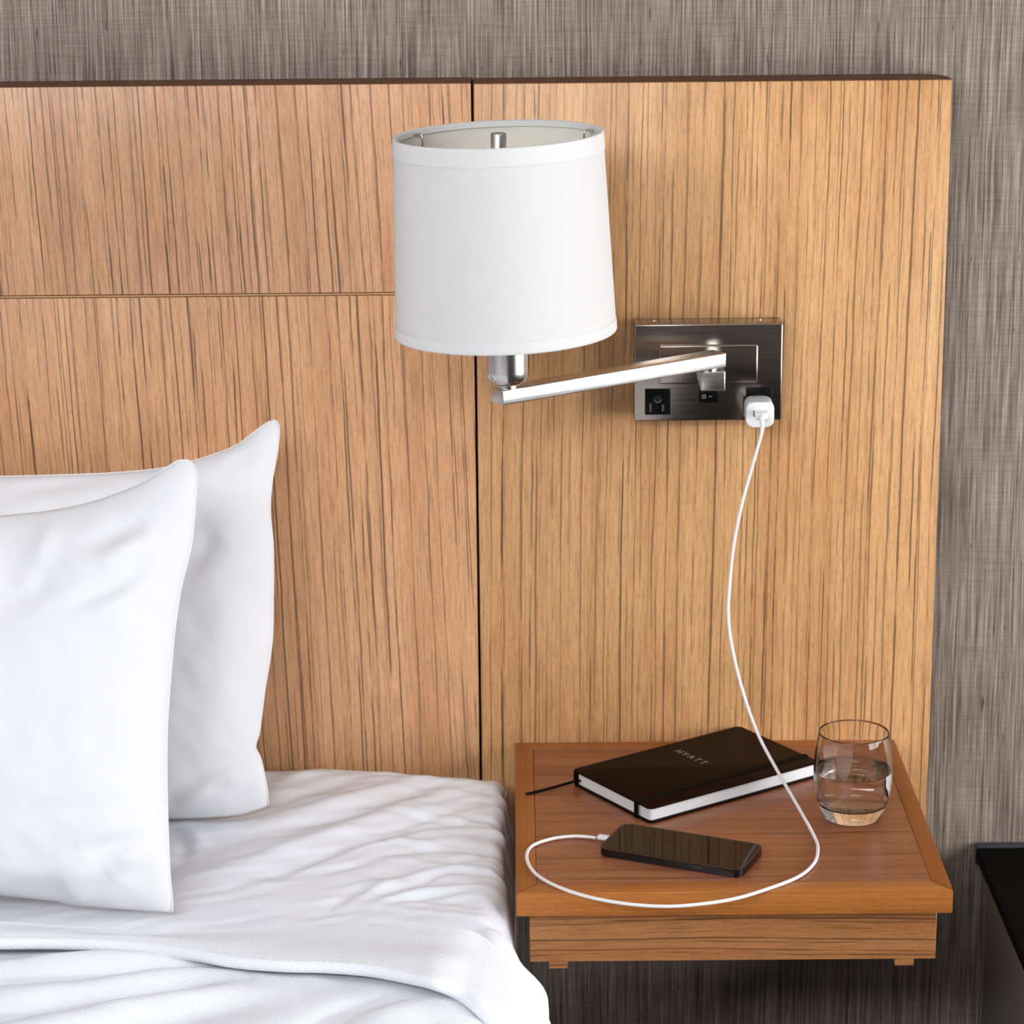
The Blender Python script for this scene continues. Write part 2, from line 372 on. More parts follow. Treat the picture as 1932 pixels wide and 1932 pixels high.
def wood(name, cross, along, light, mid, dark, line=1.0, period=0.0150, slant=0.0, wander=0.010, seed=0.0, rough=0.38, fine=0.16, coat=0.15, width=0.00072):
    """quarter-sawn veneer: broad tone bands, fibre streaks and thin broken dark lines running along one axis"""
    m = NT(name); s = dict(zip('xyz', m.xyz()))
    u = s[cross[0]]
    if len(cross) > 1: u = m.math('ADD', u, s[cross[1]])
    v = s[along]
    low = m.noise(m.vec(m.math('MULTIPLY', u, 5.0), m.math('MULTIPLY', v, 1.6), seed + 3.1), 1.0, 2.0)
    u = m.math('ADD', u, m.math('MULTIPLY', m.math('SUBTRACT', low, 0.5), wander))
    u = m.math('ADD', u, m.math('MULTIPLY', v, slant))
    tone = m.noise(m.vec(m.math('MULTIPLY', u, 34.0), m.math('MULTIPLY', v, 1.1), seed), 1.0, 3.0, 0.55)
    c = m.ramp(tone, [(0.30, mid), (0.66, light)])
    blot = m.noise(m.vec(m.math('MULTIPLY', u, 22.0), m.math('MULTIPLY', v, 5.0), seed + 21.0), 1.0, 2.0)
    c = m.mix(m.math('MULTIPLY', m.smooth(blot, 0.50, 0.74), 0.45), c, tuple(a * b for a, b in zip(mid, (0.98, 0.84, 0.74))))
    fib = m.noise(m.vec(m.math('MULTIPLY', u, 560.0), m.math('MULTIPLY', v, 26.0), seed + 5.0), 1.0, 2.0, 0.65)
    c = m.mix(1.0, c, m.ramp(fib, [(0.28, (1 - fine * 1.5,) * 3), (0.5, (1.0,) * 3), (0.75, (1 + fine,) * 3)]), 'MULTIPLY')
    pore = m.noise(m.vec(m.math('MULTIPLY', u, 850.0), m.math('MULTIPLY', v, 130.0), seed + 6.0), 1.0, 1.0, 0.5)
    c = m.mix(1.0, c, m.ramp(pore, [(0.28, (0.84,) * 3), (0.5, (1.0,) * 3)]), 'MULTIPLY')
    def lines(per, sd, wd, lo, hi, vs, wob):
        """one thin line per cell of the cross axis, each with its own place, wander and breaks"""
        q = m.math('DIVIDE', u, per); cell = m.math('FLOOR', q); fr = m.math('SUBTRACT', q, cell)
        wn = m.n('ShaderNodeTexWhiteNoise', noise_dimensions='1D'); m.l(m.math('ADD', cell, seed * 3.7 + sd), wn.inputs['W'])
        off = m.math('MULTIPLY_ADD', wn.outputs['Value'], 0.5, 0.25)
        g = m.n('ShaderNodeTexNoise'); m.l(m.vec(m.math('MULTIPLY', cell, 7.31), m.math('MULTIPLY', v, vs), seed + sd), g.inputs['Vector'])
        g.inputs['Scale'].default_value = 1.0; g.inputs['Detail'].default_value = 4.0; g.inputs['Roughness'].default_value = 0.62
        sep = m.n('ShaderNodeSeparateColor'); m.l(g.outputs['Color'], sep.inputs[0])
        wig = m.math('MULTIPLY', m.math('SUBTRACT', sep.outputs[1], 0.5), wob / per)
        d = m.math('MULTIPLY', m.math('ABSOLUTE', m.math('SUBTRACT', m.math('SUBTRACT', fr, off), wig)), per)
        gate = m.smooth(sep.outputs[0], lo, hi)
        sc = m.n('ShaderNodeSeparateColor'); m.l(wn.outputs['Color'], sc.inputs[0])
        w = m.math('MULTIPLY', m.math('MULTIPLY_ADD', gate, wd, wd * 0.35), m.math('MULTIPLY_ADD', sc.outputs[2], 0.9, 0.55))
        ln = m.math('SUBTRACT', 1.0, m.math('DIVIDE', d, w), clamp=True)
        ln = m.math('POWER', ln, 0.5)
        return m.math('MULTIPLY', ln, m.math('MULTIPLY', gate, m.math('MULTIPLY_ADD', sc.outputs[1], 0.65, 0.50)))
    ln = m.math('MAXIMUM', lines(period, 11.0, width, 0.33, 0.52, 4.5, 0.006), m.math('MULTIPLY', lines(period * 0.66, 17.0, width * 0.9, 0.38, 0.58, 6.5, 0.005), 0.9))
    ln = m.math('MAXIMUM', ln, m.math('MULTIPLY', lines(period * 0.31, 29.0, width * 0.8, 0.46, 0.66, 9.0, 0.0016), 0.45))
    ln = m.math('MULTIPLY', ln, line, clamp=True)
    c = m.mix(ln, c, dark)
    m.set(Base_Color=c, Roughness=rough, Specular_IOR_Level=0.30 + coat)
    return m.mat

def fabric(name, color, scale=1800.0, strength=0.12, waffle=0.0, rough=0.85, translucent=0.0):
    m = NT(name); x, y, z = m.xyz()
    a = m.math('SINE', m.math('MULTIPLY', m.math('ADD', x, m.math('MULTIPLY', y, 0.13)), scale))
    b = m.math('SINE', m.math('MULTIPLY', m.math('ADD', m.math('ADD', y, z), m.math('MULTIPLY', x, 0.07)), scale))
    h = m.math('MULTIPLY', a, b)
    n = m.noise(m.vec(x, y, z), 60.0, 3.0)
    h = m.math('ADD', h, m.math('MULTIPLY', n, 0.6))
    if waffle > 0:
        p = m.math('SINE', m.math('MULTIPLY', m.math('ADD', x, m.math('MULTIPLY', y, 0.5)), waffle))
        q = m.math('SINE', m.math('MULTIPLY', m.math('SUBTRACT', m.math('ADD', y, z), m.math('MULTIPLY', x, 0.35)), waffle))
        h = m.math('ADD', h, m.math('MULTIPLY', m.math('MULTIPLY', p, q), 2.5))
    m.set(Base_Color=color, Roughness=rough, Specular_IOR_Level=0.12)
    m.bump(h, strength, 0.0008)
    if translucent > 0:
        tr = m.n('ShaderNodeBsdfTranslucent'); tr.inputs['Color'].default_value = (*color, 1)
        mx = m.n('ShaderNodeMixShader'); mx.inputs[0].default_value = translucent
        m.l(m.bsdf.outputs[0], mx.inputs[1]); m.l(tr.outputs[0], mx.inputs[2])
        m.l(mx.outputs[0], m.t.nodes['Material Output'].inputs['Surface'])
    return m.mat

def brushed(name, color, along='x', rough=0.30, aniso=0.0):
    m = NT(name); s = dict(zip('xyz', m.xyz()))
    others = [k for k in 'xyz' if k != along]
    f = m.noise(m.vec(m.math('MULTIPLY', s[along], 25.0), m.math('MULTIPLY', s[others[0]], 1600.0), m.math('MULTIPLY', s[others[1]], 1600.0)), 1.0, 2.0)
    m.set(Base_Color=m.ramp(f, [(0.3, tuple(v * 0.86 for v in color)), (0.7, tuple(min(1, v * 1.06) for v in color))]), Metallic=1.0,
          Roughness=m.math('ADD', rough - 0.06, m.math('MULTIPLY', f, 0.12)))
    m.bump(f, 0.05, 0.0002)
    return m.mat

def wallpaper(name, tone=1.0):
    m = NT(name); x, y, z = m.xyz()
    u = m.math('ADD', x, y)
    drift = m.noise(m.vec(m.math('MULTIPLY', u, 8.0), m.math('MULTIPLY', z, 4.0), 1.0), 1.0, 2.0)
    u2 = m.math('ADD', u, m.math('MULTIPLY', drift, 0.006))
    th = m.noise(m.vec(m.math('MULTIPLY', u2, 520.0), m.math('MULTIPLY', z, 9.0), 2.0), 1.0, 3.0, 0.65)
    th2 = m.noise(m.vec(m.math('MULTIPLY', u2, 130.0), m.math('MULTIPLY', z, 2.0), 6.0), 1.0, 2.0)
    f = m.math('ADD', m.math('MULTIPLY', th, 0.84), m.math('MULTIPLY', th2, 0.16))
    c = m.ramp(f, [(0.32, (0.074, 0.053, 0.041)), (0.44, (0.185, 0.145, 0.120)), (0.54, (0.295, 0.243, 0.205)), (0.68, (0.48, 0.41, 0.355))])
    we = m.noise(m.vec(m.math('MULTIPLY', u, 14.0), m.math('MULTIPLY', z, 620.0), 3.0), 1.0, 2.0, 0.6)
    c = m.mix(1.0, c, m.ramp(we, [(0.3, (0.84,) * 3), (0.65, (1.10,) * 3)]), 'MULTIPLY')
    sl = m.noise(m.vec(m.math('MULTIPLY', u2, 260.0), m.math('MULTIPLY', z, 28.0), 9.0), 1.0, 2.0, 0.6)
    c = m.mix(m.math('MULTIPLY', m.smooth(sl, 0.66, 0.76), 0.75), c, (0.03, 0.022, 0.018))
    m.set(Base_Color=c, Roughness=0.75, Specular_IOR_Level=0.2)
    return m.mat

M = {}
M['panel_left'] = wood('veneer_left', 'xy', 'z', (0.685, 0.390, 0.225), (0.56, 0.300, 0.166), (0.06, 0.032, 0.018), slant=0.045, seed=0.0)
M['panel_left_low'] = wood('veneer_left_lower', 'xy', 'z', (0.665, 0.368, 0.190), (0.535, 0.272, 0.132), (0.06, 0.030, 0.016), slant=0.030, seed=0.0)
M['panel_right'] = wood('veneer_right', 'xy', 'z', (0.73, 0.410, 0.182), (0.57, 0.296, 0.120), (0.06, 0.032, 0.013), slant=-0.012, seed=7.0)
M['edge'] = wood('stained_edge', 'yz', 'x', (0.16, 0.062, 0.026), (0.12, 0.045, 0.018), (0.03, 0.015, 0.01), line=0.4, seed=2.0, rough=0.55, coat=0.0)
M['groove'] = plain('groove_strip', (0.62, 0.36, 0.17), 0.45, grain=0.1, scale=90)
M['backing'] = plain('headboard_backing', (0.012, 0.006, 0.004), 0.7, grain=0.2)
M['rail_y'] = wood('rail_veneer_deep', 'xz', 'y', (0.37, 0.125, 0.026), (0.31, 0.098, 0.018), (0.17, 0.05, 0.012), line=0.3, period=0.011, seed=4.0, rough=0.42, fine=0.08, coat=0.08)
M['rail_x'] = wood('rail_veneer_wide', 'yz', 'x', (0.52, 0.195, 0.045), (0.42, 0.142, 0.030), (0.20, 0.06, 0.012), line=0.4, period=0.009, seed=5.0, rough=0.42, fine=0.12, coat=0.08)
M['inset'] = wood('inset_veneer', 'yz', 'x', (0.36, 0.135, 0.060), (0.25, 0.082, 0.032), (0.12, 0.036, 0.014), line=0.85, period=0.026, wander=0.02, seed=9.0, rough=0.34, fine=0.16, coat=0.15, width=0.0011)
M['apron'] = wood('apron_veneer', 'zy', 'x', (0.45, 0.200, 0.075), (0.34, 0.130, 0.042), (0.085, 0.034, 0.014), line=0.95, period=0.0155, slant=0.006, wander=0.03, seed=13.0, rough=0.45, coat=0.05)
M['wallpaper'] = wallpaper('grasscloth')
M['room_wall'] = plain('room_plaster', (0.46, 0.45, 0.44), 0.8, grain=0.05, scale=30)
M['front_wall'] = plain('room_far_wall', (0.10, 0.085, 0.075), 0.8, grain=0.05, scale=30)
M['ceiling'] = plain('ceiling_paint', (0.82, 0.82, 0.82), 0.9, grain=0.03, scale=30)
M['carpet'] = plain('dark_carpet', (0.016, 0.013, 0.012), 0.95, grain=0.4, scale=900)
M['sheet'] = fabric('sheet_cotton', (0.855, 0.885, 0.955), 2600, 0.10)
M['pillow'] = fabric('pillow_cotton', (0.745, 0.745, 0.775), 2600, 0.10)
M['blanket'] = fabric('blanket_weave', (0.86, 0.885, 0.945), 2000, 0.18, waffle=1500)
M['seam'] = fabric('seam_thread', (0.86, 0.86, 0.88), 3000, 0.3)
M['bed_base'] = plain('bed_base_cloth', (0.03, 0.028, 0.028), 0.9, grain=0.3, scale=400)
M['shade'] = fabric('shade_linen', (0.755, 0.74, 0.737), 3800, 0.10, translucent=0.06)
M['shade_in'] = fabric('shade_lining', (0.92, 0.88, 0.78), 3800, 0.05, translucent=0.15)
M['trim'] = fabric('shade_trim_tape', (0.73, 0.725, 0.72), 3800, 0.06)
M['nickel'] = brushed('brushed_nickel', (0.64, 0.62, 0.60), 'x', 0.28)
M['plate'] = brushed('brushed_plate', (0.37, 0.322, 0.278), 'x', 0.20)
M['nickel_v'] = brushed('turned_nickel', (0.66, 0.63, 0.60), 'z', 0.22)
M['black_plastic'] = plain('black_plastic', (0.004, 0.004, 0.0045), 0.35, grain=0.1, Specular_IOR_Level=0.15)
M['slot'] = plain('slot_dark', (0.002, 0.002, 0.002), 0.6, grain=0.1)
M['lip'] = plain('socket_lip_grey', (0.30, 0.30, 0.30), 0.35, grain=0.1)  # grey paints in the highlights along the socket slot edges
M['mark'] = plain('printed_mark', (0.70, 0.70, 0.70), 0.5, grain=0.02)
M['white_plastic'] = plain('white_plastic', (0.86, 0.865, 0.88), 0.25, grain=0.01)
M['cable'] = plain('cable_rubber', (0.86, 0.845, 0.85), 0.42, grain=0.02)
M['cover'] = plain('notebook_cover', (0.012, 0.0045, 0.0022), 0.42, grain=0.25, scale=260, Specular_IOR_Level=0.03)
M['cover_edge'] = plain('notebook_turn_in', (0.008, 0.006, 0.006), 0.30, grain=0.2)
M['elastic'] = plain('elastic_band', (0.003, 0.0025, 0.0025), 0.75, grain=0.3, scale=1500, Specular_IOR_Level=0.1)
M['emboss'] = plain('embossed_foil', (0.34, 0.32, 0.33), 0.30, grain=0.35, scale=420)  # grey paints in the glints of the debossed letters
M['phone_frame'] = plain('phone_frame_metal', (0.055, 0.055, 0.066), 0.16, 1.0, grain=0.05)
M['phone_screen'] = plain('phone_glass', (0.0012, 0.001, 0.0008), 0.02, grain=0.05, IOR=1.27)
M['phone_button'] = plain('phone_button_metal', (0.10, 0.10, 0.115), 0.2, 0.9, grain=0.05)
M['bench_top'] = plain('bench_top_black', (0.0025, 0.0023, 0.0023), 0.8, grain=0.2, Specular_IOR_Level=0.08)
M['bench_lip'] = plain('bench_lip_slate', (0.045, 0.048, 0.058), 0.6, grain=0.3)
M['bench_side'] = plain('bench_side_grey', (0.17, 0.155, 0.155), 0.6, grain=0.15, scale=700)

def pages_mat():
    m = NT('page_edges'); x, y, z = m.xyz()
    f = m.noise(m.vec(m.math('MULTIPLY', x, 6.0), m.math('MULTIPLY', y, 6.0), m.math('MULTIPLY', z, 4200.0)), 1.0, 2.0)
    m.set(Base_Color=m.ramp(f, [(0.3, (0.66, 0.66, 0.68)), (0.7, (0.86, 0.86, 0.87))]), Roughness=0.8)
    m.bump(f, 0.3, 0.0004); return m.mat
M['pages'] = pages_mat()

def clear_mat(name, ior, color=(1, 1, 1)):
    m = NT(name); x, y, z = m.xyz()
    f = m.noise(m.vec(x, y, z), 40.0, 1.0)
    m.set(Base_Color=color, Roughness=0.0, IOR=ior, Transmission_Weight=1.0)
    m.bump(f, 0.01, 0.0002); return m.mat
M['glass'] = clear_mat('clear_glass', 1.48, (0.985, 0.99, 0.99))
M['water'] = clear_mat('clear_water', 1.33)

# ---------------------------------------------------------------- the room
def structure(name, me, mat, smooth=None):
    return tag(link(name, me, mat, smooth=smooth), kind='structure')

T = 0.1
structure('wall_back', box_mesh(ROOM_X0 - T, ROOM_X1 + T, ROOM_Y1, ROOM_Y1 + T, 0, ROOM_H), M['wallpaper'])
structure('wall_left', box_mesh(ROOM_X0 - T, ROOM_X0, ROOM_Y0, ROOM_Y1, 0, ROOM_H), M['room_wall'])
bm = bmesh.new()
box(bm, ROOM_X0 - T, FILL_X0, ROOM_Y0 - T, ROOM_Y0, 0, ROOM_H); box(bm, FILL_X1, ROOM_X1 + T, ROOM_Y0 - T, ROOM_Y0, 0, ROOM_H)
box(bm, FILL_X0, FILL_X1, ROOM_Y0 - T, ROOM_Y0, 0, FILL_Z0); box(bm, FILL_X0, FILL_X1, ROOM_Y0 - T, ROOM_Y0, FILL_Z1, ROOM_H)
structure('wall_front', bm_mesh(bm), M['front_wall'])
structure('floor', box_mesh(ROOM_X0 - T, ROOM_X1 + T, ROOM_Y0 - T, ROOM_Y1 + T, -T, 0), M['carpet'])
structure('ceiling', box_mesh(ROOM_X0 - T, ROOM_X1 + T, ROOM_Y0 - T, ROOM_Y1 + T, ROOM_H, ROOM_H + T), M['ceiling'])
bm = bmesh.new()
box(bm, ROOM_X1, ROOM_X1 + T, ROOM_Y0, WIN_Y0, 0, ROOM_H); box(bm, ROOM_X1, ROOM_X1 + T, WIN_Y1, ROOM_Y1, 0, ROOM_H)
box(bm, ROOM_X1, ROOM_X1 + T, WIN_Y0, WIN_Y1, 0, WIN_Z0); box(bm, ROOM_X1, ROOM_X1 + T, WIN_Y0, WIN_Y1, WIN_Z1, ROOM_H)
structure('wall_right', bm_mesh(bm), M['room_wall'])
bm = bmesh.new()
yc = (WIN_Y0 + WIN_Y1) / 2
for y0, y1, z0, z1 in ((WIN_Y0, WIN_Y0 + 0.05, WIN_Z0, WIN_Z1), (WIN_Y1 - 0.05, WIN_Y1, WIN_Z0, WIN_Z1), (yc - 0.03, yc + 0.03, WIN_Z0, WIN_Z1), (WIN_Y0, WIN_Y1, WIN_Z0, WIN_Z0 + 0.05), (WIN_Y0, WIN_Y1, WIN_Z1 - 0.05, WIN_Z1)):
    box(bm, ROOM_X1 + 0.005, ROOM_X1 + 0.045, y0, y1, z0, z1)
structure('window_1', bm_mesh(bm), M['bench_top'])

bm = bmesh.new()
for x0, x1, z0, z1 in ((FILL_X0, FILL_X0 + 0.05, FILL_Z0, FILL_Z1), (FILL_X1 - 0.05, FILL_X1, FILL_Z0, FILL_Z1), ((FILL_X0 + FILL_X1) / 2 - 0.03, (FILL_X0 + FILL_X1) / 2 + 0.03, FILL_Z0, FILL_Z1), (FILL_X0, FILL_X1, FILL_Z0, FILL_Z0 + 0.05), (FILL_X0, FILL_X1, FILL_Z1 - 0.05, FILL_Z1)):
    box(bm, x0, x1, ROOM_Y0 - 0.045, ROOM_Y0 - 0.005, z0, z1)
structure('window_2', bm_mesh(bm), M['bench_top'])  # frame of the added fill opening, out of view

# ---------------------------------------------------------------- headboard
HB_TOP, HB_R, HB_GAP, HB_GROOVE, HB_BOT = 1.2822, 0.4275, -0.0401, 1.0756, 0.42
hb = thing('headboard', (-0.6, 0.048, HB_BOT), 'wide wooden panel headboard with dark-streaked veneer fixed to the grey wall', 'headboard')
def panel(name, x0, x1, z0, z1, mat, lab, y1=0.022):
    o = link(name, box_mesh(x0, x1, 0.0, y1, z0, z1, 0.0009, 2), mat, hb, smooth=40, label=lab)
    return o
panel('panel', -2.15, HB_GAP - 0.0013, HB_GROOVE + 0.0016, HB_TOP + 0.0006, M['panel_left'], 'reddish upper veneer panel above the bed')
panel('panel', -2.15, HB_GAP - 0.0013, HB_BOT, HB_GROOVE - 0.0016, M['panel_left_low'], 'reddish lower veneer panel behind the pillows')
panel('panel', HB_GAP + 0.0013, HB_R, HB_BOT, HB_TOP, M['panel_right'], 'golden veneer panel behind the lamp plate')
link('groove_strip', box_mesh(-2.15, HB_GAP - 0.0013, 0.0012, 0.02, HB_GROOVE - 0.0007, HB_GROOVE + 0.0006), M['groove'], hb)
link('backing_board', box_mesh(-2.15, HB_R - 0.002, 0.0222, 0.0485, HB_BOT, HB_TOP - 0.001), M['backing'], hb)
# dark-stained top caps that show as a brown strip; the right one is rounded at its far corner
bm = bmesh.new(); prism(bm, [(-2.15, 0.0015), (HB_GAP - 0.0013, 0.0015), (HB_GAP - 0.0013, 0.0485), (-2.15, 0.0485)], HB_TOP - 0.001, HB_TOP + 0.0012)
link('top_cap', bm_mesh(bm), M['edge'], hb, label='dark-stained top edge')
poly = [(HB_GAP + 0.0013, 0.0015), (HB_R - 0.0006, 0.0015)] + [(HB_R - 0.0006 - 0.03 * (1 - math.cos(a)), 0.0185 + 0.03 * math.sin(a)) for a in np.linspace(0, math.pi / 2, 8)] + [(HB_GAP + 0.0013, 0.0485)]
bm = bmesh.new(); prism(bm, poly, HB_TOP - 0.001, HB_TOP + 0.0006)
link('top_cap', bm_mesh(bm), M['edge'], hb, label='dark-stained top edge')

# ---------------------------------------------------------------- bedside shelf
NX0, NX1, ND, NZ = -0.0038, 0.3912, 0.3856, 0.60
ns = thing('nightstand', (0.1937, -0.001, 0.517), 'reddish wooden wall-hung nightstand with framed top beside the bed', 'nightstand')
ZB = NZ - 0.0238
IX0, IX1, IY0, IY1 = 0.0148, 0.3745, -0.3635, -0.0165
def rail(poly, mat, lab, bev=0.0012):
    bm = bmesh.new(); prism(bm, poly, ZB, NZ, bev, 2); link('top_rail', bm_mesh(bm), mat, ns, smooth=40, label=lab)
rail([(NX0, -ND), (IX0, IY0), (IX0, IY1), (NX0, -0.0005)], M['rail_y'], 'left edge band of the top')
rail([(NX1, -0.0005), (IX1, IY1), (IX1, IY0), (NX1, -ND)], M['rail_y'], 'right edge band of the top')
rail([(IX0, IY1), (IX1, IY1), (NX1, -0.0005), (NX0, -0.0005)], M['rail_y'], 'back edge band of the top')
rail([(NX0, -ND), (NX1, -ND), (IX1, IY0), (IX0, IY0)], M['rail_x'], 'front edge band of the top', 0.0022)
link('top_panel', box_mesh(IX0 + 0.0002, IX1 - 0.0002, IY0 + 0.0002, IY1 - 0.0002, ZB + 0.003, NZ - 0.00025, 0.0003, 1), M['inset'], ns, smooth=40, label='inset veneer panel of the top')
AX0, AX1, AZ = 0.0084, 0.3799, 0.5248
link('apron', box_mesh(AX0, AX1, -0.3706, -0.352, AZ, ZB, 0.0007, 1), M['apron'], ns, smooth=40, label='front apron with horizontal grain')
link('side_board', box_mesh(AX0, AX0 + 0.018, -0.352, -0.0005, AZ, ZB), M['apron'], ns)
link('side_board', box_mesh(AX1 - 0.018, AX1, -0.352, -0.0005, AZ, ZB), M['apron'], ns)
link('bottom_board', box_mesh(AX0 + 0.018, AX1 - 0.018, -0.352, -0.0005, AZ + 0.001, AZ + 0.013), M['apron'], ns)
for x0, x1 in ((0.0258, 0.0429), (0.3428, 0.3602)):
    link('runner', box_mesh(x0, x1, -0.3695, -0.06, AZ - 0.0072, AZ + 0.0005, 0.0005, 1), M['apron'], ns, smooth=40)

# ---------------------------------------------------------------- low black bench at the right
bn = thing('bench', (0.85, -0.9, 0.0), 'low black-topped bench with a grey side beside the nightstand', 'bench')
link('bench_top', box_mesh(0.488, 1.25, -1.90, 0.040, 0.447, 0.461, 0.003, 2), M['bench_top'], bn, smooth=40)
link('side_panel', box_mesh(0.489, 0.512, -1.88, -0.024, 0.0, 0.447, 0.002, 2), M['bench_side'], bn, smooth=40, label='grey side panel')
link('side_panel', box_mesh(1.226, 1.249, -1.88, -0.024, 0.0, 0.447, 0.002, 2), M['bench_side'], bn, smooth=40)
link('rear_lip', box_mesh(0.489, 1.25, 0.040, 0.048, 0.440, 0.4635, 0.001, 1), M['bench_lip'], bn, smooth=40, label='thin slate strip along the back edge')
link('back_panel', box_mesh(0.512, 1.226, -0.05, -0.03, 0.0, 0.447), M['bench_top'], bn)

# ---------------------------------------------------------------- bed: sheet-covered mattress, pillows, blanket
def sheet_surface():
    # cross-section parameter u (far left .. right edge .. down the side), length parameter v
    xs = np.r_[np.linspace(-1.50, -0.56, 14), np.linspace(-0.545, -0.052, 150)]
    na, nd = 14, 46
    v = np.r_[np.linspace(0, 1, 170) ** 1.0 * 0.62, 0.62 + np.linspace(0.01, 1, 24) * 1.38]     # distance from the head end
    nu = len(xs) + na + nd
    P = np.zeros((len(v) + 2, nu, 3))
    for i, vv in enumerate(v):
        x = np.empty(nu); z = np.empty(nu); y = np.empty(nu)
        zt = 0.584
        xr = -0.0145 + 0.012 * sstep(vv, 0.395, 0.43) - 0.034 * sstep(vv, 0.455, 0.53)
        r = 0.014 + 0.012 * sstep(vv, 0.25, 0.42)
        zt = zt - 0.018 * sstep(vv, 0.43, 0.50)
        x[:len(xs)] = xs * (1 - 0) + 0
        k = (xs + 0.56) / (0.56 - 0.052); k = np.clip(k, 0, 1)
        x[:len(xs)] = np.where(xs > -0.56, -0.56 + k * (xr - r + 0.56), xs); z[:len(xs)] = zt
        a = np.linspace(0, math.pi / 2, na + 1)[1:]
        x[len(xs):len(xs) + na] = xr - r + r * np.sin(a); z[len(xs):len(xs) + na] = zt - r + r * np.cos(a)
        zz = np.linspace(zt - r, 0.425, nd + 1)[1:]
        x[len(xs) + na:] = xr; z[len(xs) + na:] = zz
        # belly of the mattress and the loose tuck that swells out in front of the nightstand
        side = np.clip((zt - 0.006 - z) / 0.09, 0, 1)
        x += sstep(side, 0, 0.6) * (0.0095 * (1 - sstep(vv, 0.36, 0.40)) * (1 - 0.4 * sstep(0.05 - vv, 0, 0.05)))
        swell = sstep(vv, 0.386, 0.42) * (1 - 0.75 * sstep(vv, 0.45, 0.52))
        x += swell * sstep(side, 0.1, 0.75) * (0.027 + 0.005 * np.sin(z * 95 + 1.0 + vv * 30)) 
        x += sstep(side, 0.1, 0.6) * 0.003 * vnoise(np.full(nu, vv * 22), z * 30, 5) 
        yb = -0.010 - 0.040 * np.clip((x + 0.30) / 0.28, 0, 1) ** 2.2
        y[:] = yb - vv * (1 + 0) + 0.0
        y = np.where(vv < 0.3, y, y) 
        y = yb * (1 - sstep(vv, 0.0, 0.35)) + (-0.010) * sstep(vv, 0.0, 0.35) - vv * (2.0 - 0.0) / 2.0
        # round-over at the head end and a slight dome
        z[:len(xs) + na] -= 0.010 * (1 - sstep(vv, 0.0, 0.035)) * 0.8
        P[i + 2, :, 0] = x; P[i + 2, :, 1] = y; P[i + 2, :, 2] = z
    top = P[2:, :, 2] > 0.5
    X, Y = P[2:, :, 0], P[2:, :, 1]
    h = 0.70 * fold_height(X, Y, SHEET_FOLDS)
    h += 0.0018 * vnoise(X * 18 + Y * 30, Y * 16 - X * 8, 1) + 0.0009 * vnoise(X * 30 - Y * 20, Y * 90 - X * 30, 2)
    h += 0.0016 * vnoise(X * 10, (Y + 0.35 * X) * 110, 8) * sstep(X, -0.20, -0.05)
    w = np.clip((P[2:, :, 2] - 0.545) / 0.03, 0, 1)
    P[2:, :, 2] += h * w
    # gathered creases over the right edge
    P[2:, :, 0] += 0.0028 * vnoise(Y * 55, P[2:, :, 2] * 7, 4) * sstep(X, -0.07, -0.03)
    P[1] = P[2]; P[1, :, 2] = np.minimum(P[2, :, 2], 0.575) - 0.012; P[1, :, 1] = P[2, :, 1] + 0.004
    P[0] = P[1]; P[0, :, 2] = 0.425
    P[..., 1] = np.minimum(P[..., 1], -0.003)
    P[..., 0] = np.where(P[..., 1] > -0.388, np.minimum(P[..., 0], -0.0052), P[..., 0])
    return P
sheet = link('fitted_sheet', grid_mesh(sheet_surface(), flip=True), M['sheet'], smooth=180)
tag(sheet, 'rumpled white fitted sheet stretched over the mattress below the headboard', 'bed sheet')
bm = bmesh.new(); box(bm, -1.48, -0.05, -1.98, -0.035, 0.421, 0.552, 0.02, 3)
tag(link('mattress', bm_mesh(bm), M['sheet'], smooth=40), 'white mattress lying inside the fitted sheet on the bed base', 'mattress')
tag(link('bed_base', box_mesh(-1.50, -0.02, -2.0, -0.02, 0.0, 0.42, 0.01, 2), M['bed_base'], smooth=40), 'dark cloth-covered bed base under the mattress', 'bed base')

